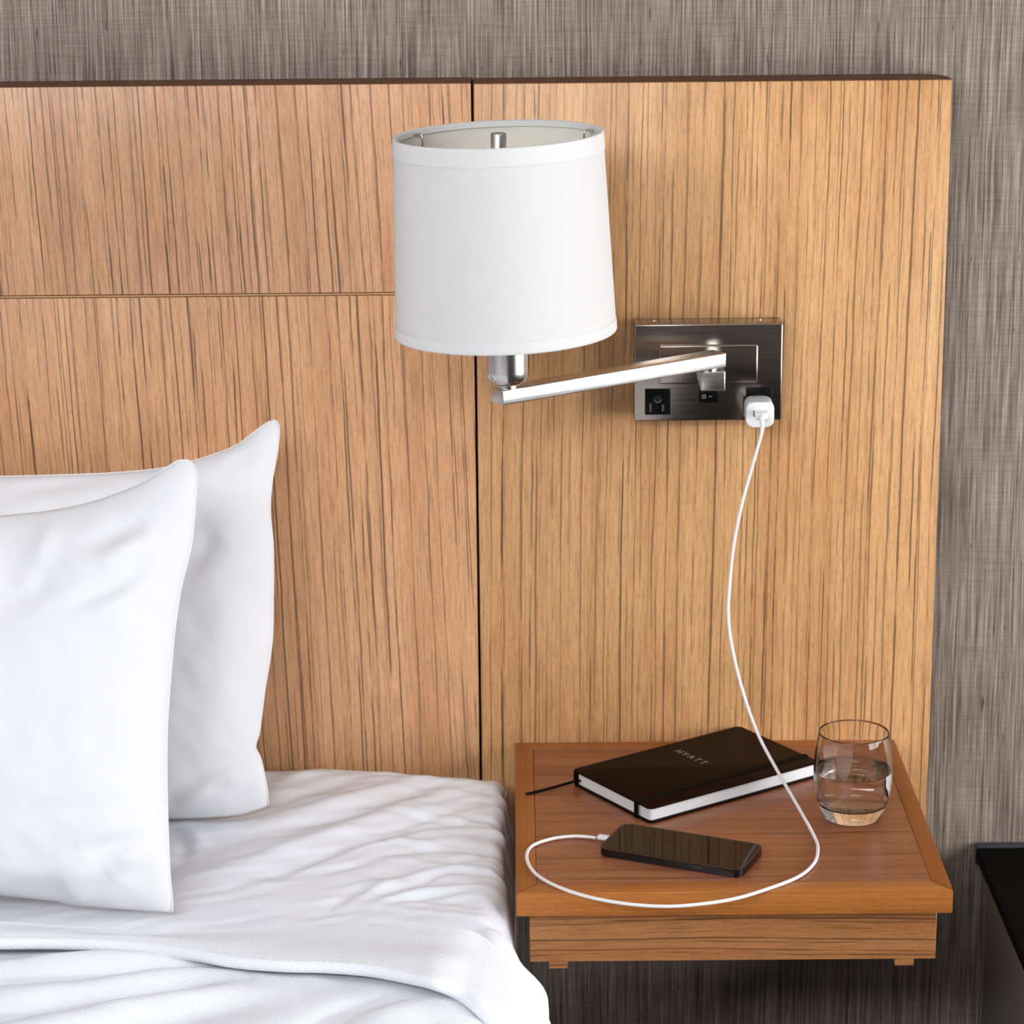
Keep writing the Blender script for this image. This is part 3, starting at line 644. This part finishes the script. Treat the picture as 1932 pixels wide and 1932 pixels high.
def pillow(name, right, topc, botc, folds, y0, z0, k, thick_f, thick_b, width, label, seed):
    R_ = resample(catmull(right), 120)
    Tp = catmull(topc); Bt = catmull(botc)
    rb, rt = R_[0], R_[-1]
    # carry the top and bottom seams on to the far corners, mirrored
    def extend(c, corner_r):
        a0 = c[0]; mid = corner_r[0] - width / 2
        vis = c[c[:, 0] >= mid]
        mir = np.stack([2 * mid - vis[:, 0], vis[:, 1]], 1)[::-1]
        left = [p for p in c if p[0] >= mid]
        full = np.concatenate([mir, np.array(left)], 0) if a0[0] <= mid else np.concatenate([mir, c], 0)
        return resample(full, 170)
    Tn, Bn = extend(Tp, rt), extend(Bt, rb)
    n, m = 170, 120
    L_ = np.stack([Bn[0, 0] + (Tn[0, 0] - Bn[0, 0]) * np.linspace(0, 1, m) - (R_[:, 0] - (rb[0] + (rt[0] - rb[0]) * np.linspace(0, 1, m))),
                   Bn[0, 1] + (Tn[0, 1] - Bn[0, 1]) * np.linspace(0, 1, m)], 1)
    s = np.linspace(0, 1, n); s = 0.5 - 0.5 * np.cos(np.pi * s) * (1 - 0.0); s = 0.35 * s + 0.65 * np.linspace(0, 1, n)
    t = np.linspace(0, 1, m); t = 0.4 * (0.5 - 0.5 * np.cos(np.pi * t)) + 0.6 * t
    ip = lambda c, q: np.stack([np.interp(q, np.linspace(0, 1, len(c)), c[:, j]) for j in (0, 1)], 1)
    B_, T_, L2, R2 = ip(Bn, s), ip(Tn, s), ip(L_, t), ip(R_, t)
    S, Tt = np.meshgrid(s, t, indexing='ij')
    S3, T3 = S[..., None], Tt[..., None]
    G = (1 - T3) * B_[:, None] + T3 * T_[:, None] + (1 - S3) * L2[None] + S3 * R2[None] - ((1 - S3) * (1 - T3) * B_[0] + S3 * (1 - T3) * B_[-1] + (1 - S3) * T3 * T_[0] + S3 * T3 * T_[-1])
    A, Bv = G[..., 0], G[..., 1]
    prof = lambda q, p, e: np.clip(1 - np.abs(2 * q - 1) ** p, 0, 1) ** e
    sq = np.clip(S, 0, 1)
    body = prof(S, 3.2, 0.62) * prof(Tt, 2.6, 0.60)
    skew = 1.0 + 0.25 * (0.5 - Tt)              # the filling sinks
    h = 1.0 * fold_height(A, Bv, folds) + 0.0020 * vnoise(A * 16, Bv * 22, seed) + 0.0010 * vnoise(A * 60 + Bv * 25, Bv * 60, seed + 1)
    fade = np.clip(body / 0.35, 0, 1)
    zf = thick_f * body * skew + h * fade + 0.0012 * (1 - fade)
    zb = thick_b * body * skew
    nrm = np.array([0, -1.0, k]) / math.sqrt(1 + k * k)
    up = np.array([0, k, 1.0]) / math.sqrt(1 + k * k)
    org = np.array([0, y0, z0])
    base = org + A[..., None] * np.array([1.0, 0, 0]) + Bv[..., None] * up
    F = base + zf[..., None] * nrm
    K = base - zb[..., None] * nrm
    F[..., 2] = np.maximum(F[..., 2], 0.5885); K[..., 2] = np.maximum(K[..., 2], 0.5885)
    F[..., 1] = np.minimum(F[..., 1], -0.004); K[..., 1] = np.minimum(K[..., 1], -0.002)
    V = np.concatenate([F.reshape(-1, 3), K.reshape(-1, 3)])
    idx = np.arange(n * m).reshape(n, m)
    q = np.stack([idx[:-1, :-1], idx[1:, :-1], idx[1:, 1:], idx[:-1, 1:]], -1).reshape(-1, 4)
    faces = np.concatenate([q, q[:, ::-1] + n * m])
    bm = bmesh.new()
    bv = [bm.verts.new(v) for v in V.tolist()]
    for f in faces.tolist(): bm.faces.new([bv[i] for i in f])
    rim = list(idx[:, 0]) + list(idx[-1, 1:]) + list(idx[-2::-1, -1]) + list(idx[0, -2:0:-1])
    for a, b in zip(rim, rim[1:] + rim[:1]):
        try: bm.faces.new((bv[b], bv[a], bv[a + n * m], bv[b + n * m]))
        except ValueError: pass
    bmesh.ops.remove_doubles(bm, verts=bm.verts[:], dist=2e-5)
    th = thing(name, (float(A.mean()), y0, z0), label, 'pillow')
    link('pillowcase', bm_mesh(bm), M['pillow'], th, smooth=180)
    edge = [base[i, j] + 0.0015 * nrm for i, j in [(ii, m - 1) for ii in range(0, n)]] + [base[n - 1, j] + 0.0015 * nrm for j in range(m - 2, -1, -1)]
    link('seam', tube_mesh(resample(np.array(edge), 260), 0.0007, 6), M['seam'], th, smooth=180, label='stitched seam around the pillow edge')
    return th
pillow('pillow', PILLOW_BACK_RIGHT, PILLOW_BACK_TOP, PILLOW_BACK_BOTTOM, PILLOW_BACK_FOLDS, -0.165, 0.588, 0.27, 0.055, 0.045, 0.68,
       'white pillow at the back leaning against the wooden headboard', 31)
pillow('pillow', PILLOW_FRONT_RIGHT, PILLOW_FRONT_TOP, PILLOW_FRONT_BOTTOM, PILLOW_FRONT_FOLDS, -0.405, 0.588, 0.46, 0.060, 0.060, 0.68,
       'white pillow in front, overlapping the other pillow', 47)

def blanket():
    th = thing('blanket', (-0.75, -1.2, 0.585), 'white woven blanket with a turned-down edge across the bed', 'blanket')
    # folded-over cuff: a soft flattened roll swept across the bed and over its right side
    up = [(x, y, 0.597) for x, y in CUFF_UPPER]; lo = [(x, y, 0.594) for x, y in CUFF_LOWER]
    up = [(-1.52, up[0][1] + 0.03, 0.60), (-1.0, up[0][1] + 0.015, 0.60)] + up
    lo = [(-1.52, lo[0][1] + 0.02, 0.597), (-1.0, lo[0][1] + 0.01, 0.597)] + lo
    up += [(-0.0384, -0.455, 0.591), (-0.0014, -0.478, 0.566), (0.0238, -0.490, 0.522), (0.030, -0.497, 0.47), (0.031, -0.50, 0.432)]
    lo += [(-0.053, -0.566, 0.584), (-0.033, -0.585, 0.575), (-0.002, -0.600, 0.545), (0.015, -0.61, 0.49), (0.020, -0.61, 0.432)]
    def stations(c, n=220):
        c = catmull(c, 10); key = c[:, 0] * 1.0 - (c[:, 2] - 0.6) * 1.0
        key = np.maximum.accumulate(key + np.arange(len(key)) * 1e-9); q = np.linspace(0, 1, n)
        q = np.where(q < 0.2, key[0] + (q / 0.2) * (-0.56 - key[0]), -0.56 + (q - 0.2) / 0.8 * (key[-1] + 0.56))
        return np.stack([np.interp(q, key, c[:, i]) for i in range(3)], 1)
    U, L = stations(up), stations(lo)
    n = len(U)
    tan = np.gradient((U + L) / 2, axis=0); tan /= np.linalg.norm(tan, axis=1)[:, None]
    e = L - U; wlen = np.linalg.norm(e, axis=1)[:, None]; e = e / wlen
    nr = np.cross(e, tan); nr /= np.linalg.norm(nr, axis=1)[:, None]
    nr *= np.where(nr[:, 2:3] + nr[:, 0:1] < 0, -1, 1)
    qs = np.linspace(0, 1, 40); prof = []
    for q in qs: prof.append((q, 0.0020 + 0.0090 * sstep(q, 0.0, 0.9) - 0.0 * q))
    for a in np.linspace(0, math.pi, 12)[1:]: prof.append((1 + 0.0, None, a))
    P = np.zeros((n, len(prof), 3))
    rr = 0.0060
    jj = np.arange(n)
    for k, pf in enumerate(prof):
        if len(pf) == 2:
            q, hgt = pf
            w = 0.0014 * vnoise(jj * 0.07 + q * 1.5, np.full(n, q * 3.0), 3)
            P[:, k] = U + e * wlen * q + nr * (hgt + w * sstep(q, 0.05, 0.3))[:, None]
        else:
            a = pf[2]
            P[:, k] = L + e * (rr * math.sin(a)) + nr * (0.011 - rr + rr * math.cos(a))
    link('turned_edge', grid_mesh(P, flip=True), M['blanket'], th, smooth=180, label='folded-over band at the head of the blanket')
    # the body running on below the fold and over the side
    xs = np.r_[np.linspace(-1.52, -0.56, 12), np.linspace(-0.55, -0.085, 150)]
    na, nd = 24, 20
    ys = np.r_[np.linspace(0, 0.30, 110), np.linspace(0.31, 1.5, 26)]
    mid = (U + L) / 2
    nu = len(xs) + na + nd; Q = np.zeros((len(ys), nu, 3))
    for i, vv in enumerate(ys):
        x = np.empty(nu); z = np.empty(nu)
        zt, r, xr = 0.589, 0.090, 0.012
        x[:len(xs)] = -0.56 + (xs + 0.56) * 1.0; z[:len(xs)] = zt
        x[:len(xs)] = np.where(xs > -0.56, -0.56 + (xs + 0.56) / (0.56 - 0.085) * (xr - r + 0.56), xs)
        a = np.linspace(0, math.pi / 2, na + 1)[1:]
        x[len(xs):len(xs) + na] = xr - r + r * np.sin(a); z[len(xs):len(xs) + na] = zt - r + r * np.cos(a)
        x[len(xs) + na:] = xr; z[len(xs) + na:] = np.linspace(zt - r, 0.43, nd + 1)[1:]
        key = x - (z - 0.6); mk = mid[:, 0] - (mid[:, 2] - 0.6)
        y = np.interp(key, mk, mid[:, 1]) - 0.02 - vv
        Q[i, :, 0], Q[i, :, 1], Q[i, :, 2] = x, y, z
    X, Y = Q[..., 0], Q[..., 1]
    h = fold_height(X, Y, BLANKET_FOLDS) + 0.003 * vnoise(X * 9 + Y * 6, Y * 14, 21) + 0.0012 * vnoise(X * 30 + Y * 20, Y * 45, 22)
    h *= np.clip((Q[..., 2] - 0.53) / 0.04, 0, 1)
    Q[..., 2] += np.maximum(h, -0.003) 
    link('blanket_body', grid_mesh(Q, flip=True), M['blanket'], th, smooth=180)
blanket()

# ---------------------------------------------------------------- wall lamp
lamp = thing('wall_lamp', (0.191, 0.0, 0.95), 'brushed nickel swing-arm wall lamp with a white drum shade and outlet plate', 'lamp')
PX0, PX1, PZ0, PZ1, PY = 0.1172, 0.2640, 0.9505, 1.0488, -0.031
plate = link('back_plate', box_mesh(PX0, PX1, PY, -0.0002, PZ0, PZ1, 0.0016, 3), M['plate'], lamp, smooth=40, label='brushed metal outlet plate')
link('raised_panel', box_mesh(0.1418, 0.2394, PY - 0.0028, PY + 0.001, 0.9888, 1.0280, 0.0016, 3), M['plate'], plate, smooth=40)
for x in (0.1375, 0.243):
    bm = bmesh.new(); bmesh.ops.create_cone(bm, cap_ends=True, segments=16, radius1=0.0022, radius2=0.0017, depth=0.0014, matrix=Matrix.Translation((x, PY * 0.5, PZ1 + 0.0006)))
    link('screw', bm_mesh(bm), M['nickel_v'], plate, smooth=40)
def outlet(x0, x1, z0, z1):
    o = link('outlet', box_mesh(x0, x1, PY - 0.0012, PY + 0.004, z0, z1, 0.0008, 2), M['black_plastic'], lamp, smooth=40, label='black power socket')
    cx = (x0 + x1) / 2; yf = PY - 0.0013
    for dx, hh in ((-0.0062, 0.0080), (0.0062, 0.0070)):
        link('slot', box_mesh(cx + dx - 0.0008, cx + dx + 0.0008, yf - 0.0001, yf + 0.001, z0 + 0.0035, z0 + 0.0035 + hh), M['slot'], o)
        link('slot_lip', box_mesh(cx + dx - 0.0016, cx + dx - 0.0009, yf - 0.0003, yf + 0.001, z0 + 0.0035, z0 + 0.0035 + hh, 0.0002, 1), M['lip'], o)
    bm = bmesh.new(); prism(bm, [(cx + 0.003 * math.cos(a), 0.016 + 0.003 * math.sin(a)) for a in np.linspace(math.pi, 2 * math.pi, 10)] + [(cx + 0.003, 0.0195), (cx - 0.003, 0.0195)], 0, 0.001)
    for v in bm.verts: v.co = Vector((v.co.x, yf - 0.0001 + v.co.z, z0 + v.co.y))
    link('slot', bm_mesh(bm), M['slot'], o)
    pts = [(cx + 0.0034 * math.cos(a), yf - 0.0001, z0 + 0.016 + 0.0034 * math.sin(a)) for a in np.linspace(math.pi, 2 * math.pi, 12)]
    link('slot_lip', tube_mesh(pts, 0.00025, 6), M['lip'], o, smooth=180)
outlet(0.1280, 0.1534, 0.9573, 0.9838); outlet(0.2284, 0.2540, 0.9580, 0.9845)
sw = link('switch', box_mesh(0.1808, 0.2008, PY - 0.0022, PY + 0.004, 0.9694, 0.9826, 0.0010, 2), M['black_plastic'], lamp, smooth=40, label='black rocker switch')
pts = [(0.1866 + 0.0016 * math.cos(a), PY - 0.0023, 0.9760 + 0.0017 * math.sin(a)) for a in np.linspace(0, 2 * math.pi, 25)]
link('off_mark', tube_mesh(pts, 0.00028, 6), M['mark'], sw, smooth=180, label='white printed circle')
link('on_mark', box_mesh(0.1913, 0.1945, PY - 0.0025, PY - 0.002, 0.9757, 0.9761), M['mark'], sw, label='white printed bar')
link('pivot_block', box_mesh(0.1796, 0.2033, -0.0865, PY - 0.0024, 0.9938, 1.0134, 0.0012, 3), M['nickel'], lamp, smooth=40)
# swing arm: a flat bar turned in plan
ARM_A = np.array([-0.0182, -0.2250]); ARM_B = np.array([0.1984, -0.0719])
d = (ARM_B - ARM_A); arm_len = np.hypot(*d); ang = math.atan2(d[1], d[0])
bm = bmesh.new(); box(bm, 0, arm_len, -0.0105, 0.0105, 1.0162, 1.0302, 0.0010, 3)
arm = link('arm', bm_mesh(bm), M['nickel'], lamp, smooth=40)
arm.location = Vector((ARM_A[0], ARM_A[1], 0)) - lamp.location; arm.rotation_euler = (0, 0, ang)
def lathe_at(name, prof, loc, mat, parent, seg=48, smooth=40, label=None):
    me = lathe_mesh(prof, seg)
    me.transform(Matrix.Translation(loc))
    return link(name, me, mat, parent, smooth=smooth, label=label)
px, py = ARM_B - 0.013 * d / arm_len
lathe_at('pivot_collar', [(0.0085, 0), (0.0085, 0.0034)], (px, py, 1.0131), M['nickel_v'], lamp)
sx, sy = -0.0080, -0.2178
lathe_at('socket_cup', [(0.0102, 1.0300), (0.0102, 1.0330), (0.0150, 1.0342), (0.0186, 1.0368), (0.0203, 1.0410), (0.0206, 1.0460), (0.0206, 1.0960), (0.0190, 1.0965)], (sx, sy, 0), M['nickel_v'], lamp, 64)
# shade, tilted a little
TILT = Matrix.Translation((-0.0085, sy, 1.0835)) @ Matrix.Rotation(math.radians(-1.8), 4, 'Y')
SR0, SR1, SH = 0.1010, 0.0945, 0.1780
rad = lambda z: SR0 + (SR1 - SR0) * z / SH
def shade_part(name, prof, mat, parent, closed=True, seg=96, label=None, smooth=50):
    me = lathe_mesh(prof, seg, closed); me.transform(TILT)
    return link(name, me, mat, parent, smooth=smooth, label=label)
zz = np.linspace(0.0, SH, 9)
sh = shade_part('lamp_shade', [(rad(z), z) for z in zz] + [(rad(z) - 0.0007, z) for z in zz[::-1]], M['shade'], lamp, label='white linen drum shade')
shade_part('shade_lining', [(rad(z) - 0.0008, z) for z in zz] + [(rad(z) - 0.0016, z) for z in zz[::-1]], M['shade_in'], sh, label='cream lining inside the shade')
def trim(z0, z1, out, rim_z, name):
    zs = np.linspace(z0, z1, 5)
    top = rim_z > 0.1
    prof = [(rad(z) + out, z) for z in zs]
    if top:
        prof += [(rad(SH) + out - 0.0006, SH + 0.0016), (rad(SH) - 0.0012, SH + 0.0019), (rad(SH) - 0.0034, SH + 0.0008), (rad(SH) - 0.0036, SH - 0.004), (rad(SH) - 0.0017, SH - 0.0045), (rad(SH) - 0.0006, SH + 0.0002), (rad(z0) + 0.0001, z0)]
    else:
        prof = prof[::-1] + [(rad(0) + out - 0.0006, -0.0016), (rad(0) - 0.0012, -0.0019), (rad(0) - 0.0034, -0.0008), (rad(0) - 0.0036, 0.004), (rad(0) - 0.0017, 0.0045), (rad(0) - 0.0006, -0.0002), (rad(z1) + 0.0001, z1)]
        prof = prof[::-1]
    shade_part(name, prof, M['trim'], sh, label='white fabric tape around the rim')
trim(SH - 0.0145, SH + 0.0005, 0.0006, SH, 'rim_tape')
trim(-0.0005, 0.0095, 0.0006, 0.0, 'rim_tape')
# stitched overlap of the rim tape
# wire fitter holding the shade, and the knob above it
FZ = SH - 0.018
ring = [(0.0115 * math.cos(a), 0.0115 * math.sin(a), FZ - 0.006) for a in np.linspace(0, 2 * math.pi, 33)]
def tilted(me): me.transform(TILT); return me
fit = link('shade_fitter', tilted(tube_mesh(ring, 0.0013, 8)), M['nickel_v'], lamp, smooth=180)
for a in (math.radians(18), math.radians(148), math.radians(270)):
    c, s = math.cos(a), math.sin(a); r1 = rad(SH) - 0.0135
    pts = [(0.0115 * c, 0.0115 * s, FZ - 0.006), (0.05 * c, 0.05 * s, FZ - 0.009), (r1 * c, r1 * s, FZ - 0.010), ((r1 + 0.001) * c, (r1 + 0.001) * s, SH - 0.004), ((r1 + 0.010) * c, (r1 + 0.010) * s, SH - 0.0025)]
    link('spoke', tilted(tube_mesh(catmull(pts, 6), 0.0011, 8)), M['nickel_v'], fit, smooth=180)
lathe_at('finial', [(0.0, 1.2110), (0.0072, 1.2110), (0.0072, 1.2628), (0.0064, 1.2638), (0.0, 1.2640)], (-0.0136, -0.2178, 0), M['nickel_v'], lamp, 40)
lathe_at('lamp_stem', [(0.0032, 1.096), (0.0032, 1.212)], (-0.0110, sy, 0), M['nickel_v'], lamp, 20)

# ---------------------------------------------------------------- charger and cable
ch = thing('charger', (0.2398, -0.034, 0.9635), 'white cube phone charger plugged into the right-hand socket of the lamp plate', 'charger')
bm = bmesh.new()
prism(bm, round_rect(0.2262, 0.2536, 0.9513, 0.9763, 0.0062, 6), 0.0338, 0.0620, 0.0016, 3)
for v in bm.verts: v.co = Vector((v.co.x, -v.co.z, v.co.y))
link('charger_body', bm_mesh(bm), M['white_plastic'], ch, smooth=40)
link('port', box_mesh(0.2330, 0.2466, -0.0623, -0.0600, 0.9622, 0.9682), M['slot'], ch)
for x in (0.2345, 0.2470):
    link('prong', box_mesh(x - 0.0007, x + 0.0007, -0.036, -0.0315, 0.9605, 0.9665), M['nickel_v'], ch)
cb = thing('charging_cable', (0.2398, -0.07, 0.96), 'thin white charging cable hanging from the charger and looping to the phone', 'cable')
link('usb_plug', box_mesh(0.2338, 0.2462, -0.0760, -0.0612, 0.9620, 0.9686, 0.0014, 3), M['white_plastic'], cb, smooth=40)
CABLE_START = [(0.2400, -0.0755, 0.9650), (0.2400, -0.0795, 0.9640)]
air = catmull(CABLE_START + CABLE_PTS, 10)
air = resample(air, 420)
link('cable_cord', tube_mesh(air, 0.00165, 12), M['cable'], cb, smooth=180)
link('strain_relief', tube_mesh(resample(air, 420)[:9], np.linspace(0.0030, 0.0019, 9), 12), M['white_plastic'], cb, smooth=60)

# ---------------------------------------------------------------- phone
PH = (0.1505, -0.2987, NZ)
ph = thing('smartphone', PH, 'black smartphone lying face up on the nightstand, screen off', 'phone', rz=-0.414)
HL, HW = 0.0708, 0.0335
bm = bmesh.new(); prism(bm, round_rect(-HL, HL, -HW, HW, 0.0105, 10), 0.0003, 0.0077, 0.0028, 5)
link('phone_body', bm_mesh(bm), M['phone_frame'], ph, local=True, smooth=50)
bm = bmesh.new(); prism(bm, round_rect(-HL + 0.0022, HL - 0.0022, -HW + 0.0022, HW - 0.0022, 0.0090, 10), 0.0070, 0.00785, 0.0003, 2)
link('screen', bm_mesh(bm), M['phone_screen'], ph, local=True, smooth=40, label='black glossy screen')
link('side_button', box_mesh(0.018, 0.034, -HW - 0.0004, -HW + 0.001, 0.0032, 0.0052, 0.0003, 2), M['phone_button'], ph, local=True, smooth=40)
for x in (-HL + 0.016, HL - 0.016):
    link('antenna_band', box_mesh(x, x + 0.0010, -HW - 0.0001, -HW + 0.002, 0.0024, 0.0060), M['slot'], ph, local=True)
link('phone_plug', box_mesh(-HL - 0.0130, -HL - 0.0002, -0.0036, 0.0036, 0.0018, 0.0062, 0.0016, 3), M['white_plastic'], cb, smooth=40)
o = bpy.data.objects['phone_plug']
o.matrix_parent_inverse = Matrix.Identity(4); o.location = Vector(PH) - cb.location; o.rotation_euler = (0, 0, -0.414)

# ---------------------------------------------------------------- notebook
NB = (0.0535, -0.1215, NZ)
nb = thing('notebook', NB, 'dark brown hardcover notebook with elastic band and ribbon on the nightstand', 'notebook', rz=0.60)
BL, BW, BH = 0.213, 0.127, 0.0165
def yx(poly): return poly
def cover(z0, z1, name):
    bm = bmesh.new(); prism(bm, round_rect(0, BL, -BW, 0.0005, 0.0045, 5), z0, z1, 0.0006, 2)
    return link(name, bm_mesh(bm), M['cover'], nb, local=True, smooth=40)
cover(0.0003, 0.0021, 'bottom_cover'); top_cover = cover(BH - 0.0018, BH, 'top_cover')
# rounded spine
bm = bmesh.new()
n = 10; ring0, ring1 = [], []
prof = [(0.0002 + 0.0030 * math.sin(a) * 0.8, BH / 2 - (BH / 2 - 0.0006) * math.cos(a)) for a in np.linspace(0, math.pi, n)] + [(-0.004, BH - 0.0004), (-0.004, 0.0006)]
for xx, ring_ in ((0.0025, ring0), (BL - 0.0025, ring1)):
    for y, z in prof: ring_.append(bm.verts.new((xx, y, z)))
m_ = len(prof)
bm.faces.new(ring0[::-1]); bm.faces.new(ring1)
for i in range(m_): bm.faces.new((ring0[i], ring0[(i + 1) % m_], ring1[(i + 1) % m_], ring1[i]))
link('spine', bm_mesh(bm), M['cover'], nb, local=True, smooth=50)
bm = bmesh.new(); prism(bm, round_rect(0.0028, BL - 0.0028, -BW + 0.0030, -0.0035, 0.0040, 5), 0.0021, BH - 0.0018)
link('page_block', bm_mesh(bm), M['pages'], nb, local=True, smooth=40, label='white page edges')
# elastic band wrapped round near the fore-edge
ey = -BW + 0.0215
band = [(-0.0006, BH + 0.0005), (BL + 0.0006, BH + 0.0005), (BL + 0.0006, -0.0000), (-0.0006, -0.0000)]
bm = bmesh.new(); w = 0.0028
outer = [(-0.0011, 0.0001), (BL + 0.0011, 0.0001), (BL + 0.0011, BH + 0.0008), (-0.0011, BH + 0.0008)]
inner = [(-0.0002, 0.0003), (BL + 0.0002, 0.0003), (BL + 0.0002, BH + 0.0001), (-0.0002, BH + 0.0001)]
rows = []
for yy in (ey - w, ey + w):
    rows.append(([bm.verts.new((x, yy, z)) for x, z in outer], [bm.verts.new((x, yy, z)) for x, z in inner]))
for i in range(4):
    j = (i + 1) % 4
    bm.faces.new((rows[0][0][i], rows[0][0][j], rows[1][0][j], rows[1][0][i]))
    bm.faces.new((rows[0][1][i], rows[1][1][i], rows[1][1][j], rows[0][1][j]))
    for r_ in rows: bm.faces.new((r_[0][i], r_[1][i], r_[1][j], r_[0][j]))
link('elastic_band', bm_mesh(bm), M['elastic'], nb, local=True, label='black elastic closure band')
# ribbon marker hanging out of the tail of the spine
rp = resample(catmull([(0.010, -0.010, 0.0068), (-0.003, -0.0080, 0.0066), (-0.018, -0.0040, 0.0042), (-0.036, 0.0010, 0.0016), (-0.0545, 0.0034, 0.0010)], 8), 30)
bm = bmesh.new(); pa = []
for i, p in enumerate(rp):
    wv = 0.0022
    quad = [bm.verts.new((p[0] + dx, p[1] + dy, p[2] + dz)) for dx, dy, dz in ((0, -wv, 0), (0, wv, 0.0006), (0, wv, 0.0011), (0, -wv, 0.0005))]
    pa.append(quad)
for a, b in zip(pa, pa[1:]):
    for i in range(4): bm.faces.new((a[i], a[(i + 1) % 4], b[(i + 1) % 4], b[i]))
bm.faces.new(pa[0]); bm.faces.new(pa[-1][::-1])
link('ribbon', bm_mesh(bm), M['elastic'], nb, local=True, smooth=40, label='black ribbon bookmark')
# embossed lettering HYATT with a small mark: strokes in (across, up) units of the cap height
GLYPH = {'H': [((0, 0), (0, 1)), ((0.72, 0), (0.72, 1)), ((0, 0.5), (0.72, 0.5))], 'Y': [((0, 1), (0.38, 0.48)), ((0.76, 1), (0.38, 0.48)), ((0.38, 0.48), (0.38, 0))],
         'A': [((0, 0), (0.40, 1)), ((0.80, 0), (0.40, 1)), ((0.14, 0.35), (0.66, 0.35))], 'T': [((0, 1), (0.72, 1)), ((0.36, 1), (0.36, 0))]}
bm = bmesh.new(); cap = 0.0078; pos = TEXT_ACROSS
def stroke(a, b, wd=0.00032):
    a = Vector(a); b = Vector(b); t = (b - a).normalized(); nn = Vector((-t.y, t.x)) * wd
    c = [(a + nn), (a - nn), (b - nn), (b + nn)]
    lo_ = [bm.verts.new((p.x, p.y, BH - 0.0002)) for p in c]; hi_ = [bm.verts.new((p.x - (p - (a + b) / 2).x * 0.02, p.y, BH + 0.00018)) for p in c]
    bm.faces.new(hi_)
    for i in range(4): bm.faces.new((lo_[i], lo_[(i + 1) % 4], hi_[(i + 1) % 4], hi_[i]))
for chh in 'HYATT':
    for (u0, v0), (u1, v1) in GLYPH[chh]:
        stroke((TEXT_UP + v0 * cap, -(pos + u0 * cap)), (TEXT_UP + v1 * cap, -(pos + u1 * cap)))
    pos += cap * (1.26 if chh != 'H' else 1.18)
stroke((TEXT_UP + cap * 0.95, -pos), (TEXT_UP + cap * 0.95 + 0.0006, -pos))
link('lettering', bm_mesh(bm), M['emboss'], top_cover, local=True, label='thin embossed capital letters on the cover')

# ---------------------------------------------------------------- tumbler and water
GX, GY = 0.3207, -0.2113
GLASS_OUT = [(0.0, 0.0), (0.0235, 0.0), (0.0262, 0.0010), (0.0285, 0.0040), (0.0318, 0.0110), (0.0345, 0.0190), (0.0364, 0.0280), (0.0374, 0.0380), (0.0377, 0.0470), (0.0373, 0.0580), (0.0363, 0.0690), (0.0350, 0.0790), (0.0337, 0.0868)]
WALL = 0.0013
prof = GLASS_OUT[1:]
inn = [(0.0326, 0.0868), (0.0337, 0.0790), (0.0350, 0.0690), (0.0360, 0.0580), (0.0364, 0.0470), (0.0360, 0.0380), (0.0348, 0.0280), (0.0325, 0.0205), (0.0290, 0.0160), (0.0220, 0.0142), (0.0, 0.0138)]
def smooth_prof(p, per=6): return [tuple(v) for v in catmull(p, per)]
o1 = [(0.0, 0.0006), (0.0200, 0.0006), (0.0222, 0.0)] + smooth_prof(prof)
rim_ = [(0.0335, 0.0874), (0.0331, 0.0876), (0.0328, 0.0874)]
full = o1 + rim_ + smooth_prof(inn)
me = lathe_mesh(full, 96); me.transform(Matrix.Translation((GX, GY, NZ + 0.0001)))
tag(link('drinking_glass', me, M['glass'], smooth=60), 'round clear tumbler half full of water on the nightstand', 'glass')
WZ = 0.0500
ip = smooth_prof(inn[::-1])
wp = [(max(0.0, r + 0.00015), z - 0.0001) for r, z in ip if z < WZ - 0.001]
rw = np.interp(WZ, [z for r, z in ip], [r for r, z in ip])
wp = [(0.0, ip[0][1] - 0.0001)] + wp[1:] + [(rw + 0.00015, WZ), (rw - 0.0006, WZ - 0.0007), (rw - 0.0020, WZ - 0.0012), (0.0, WZ - 0.0013)]
me = lathe_mesh(wp, 96); me.transform(Matrix.Translation((GX, GY, NZ + 0.0001)))
tag(link('drinking_water', me, M['water'], smooth=60), 'clear still water inside the round tumbler', 'water')
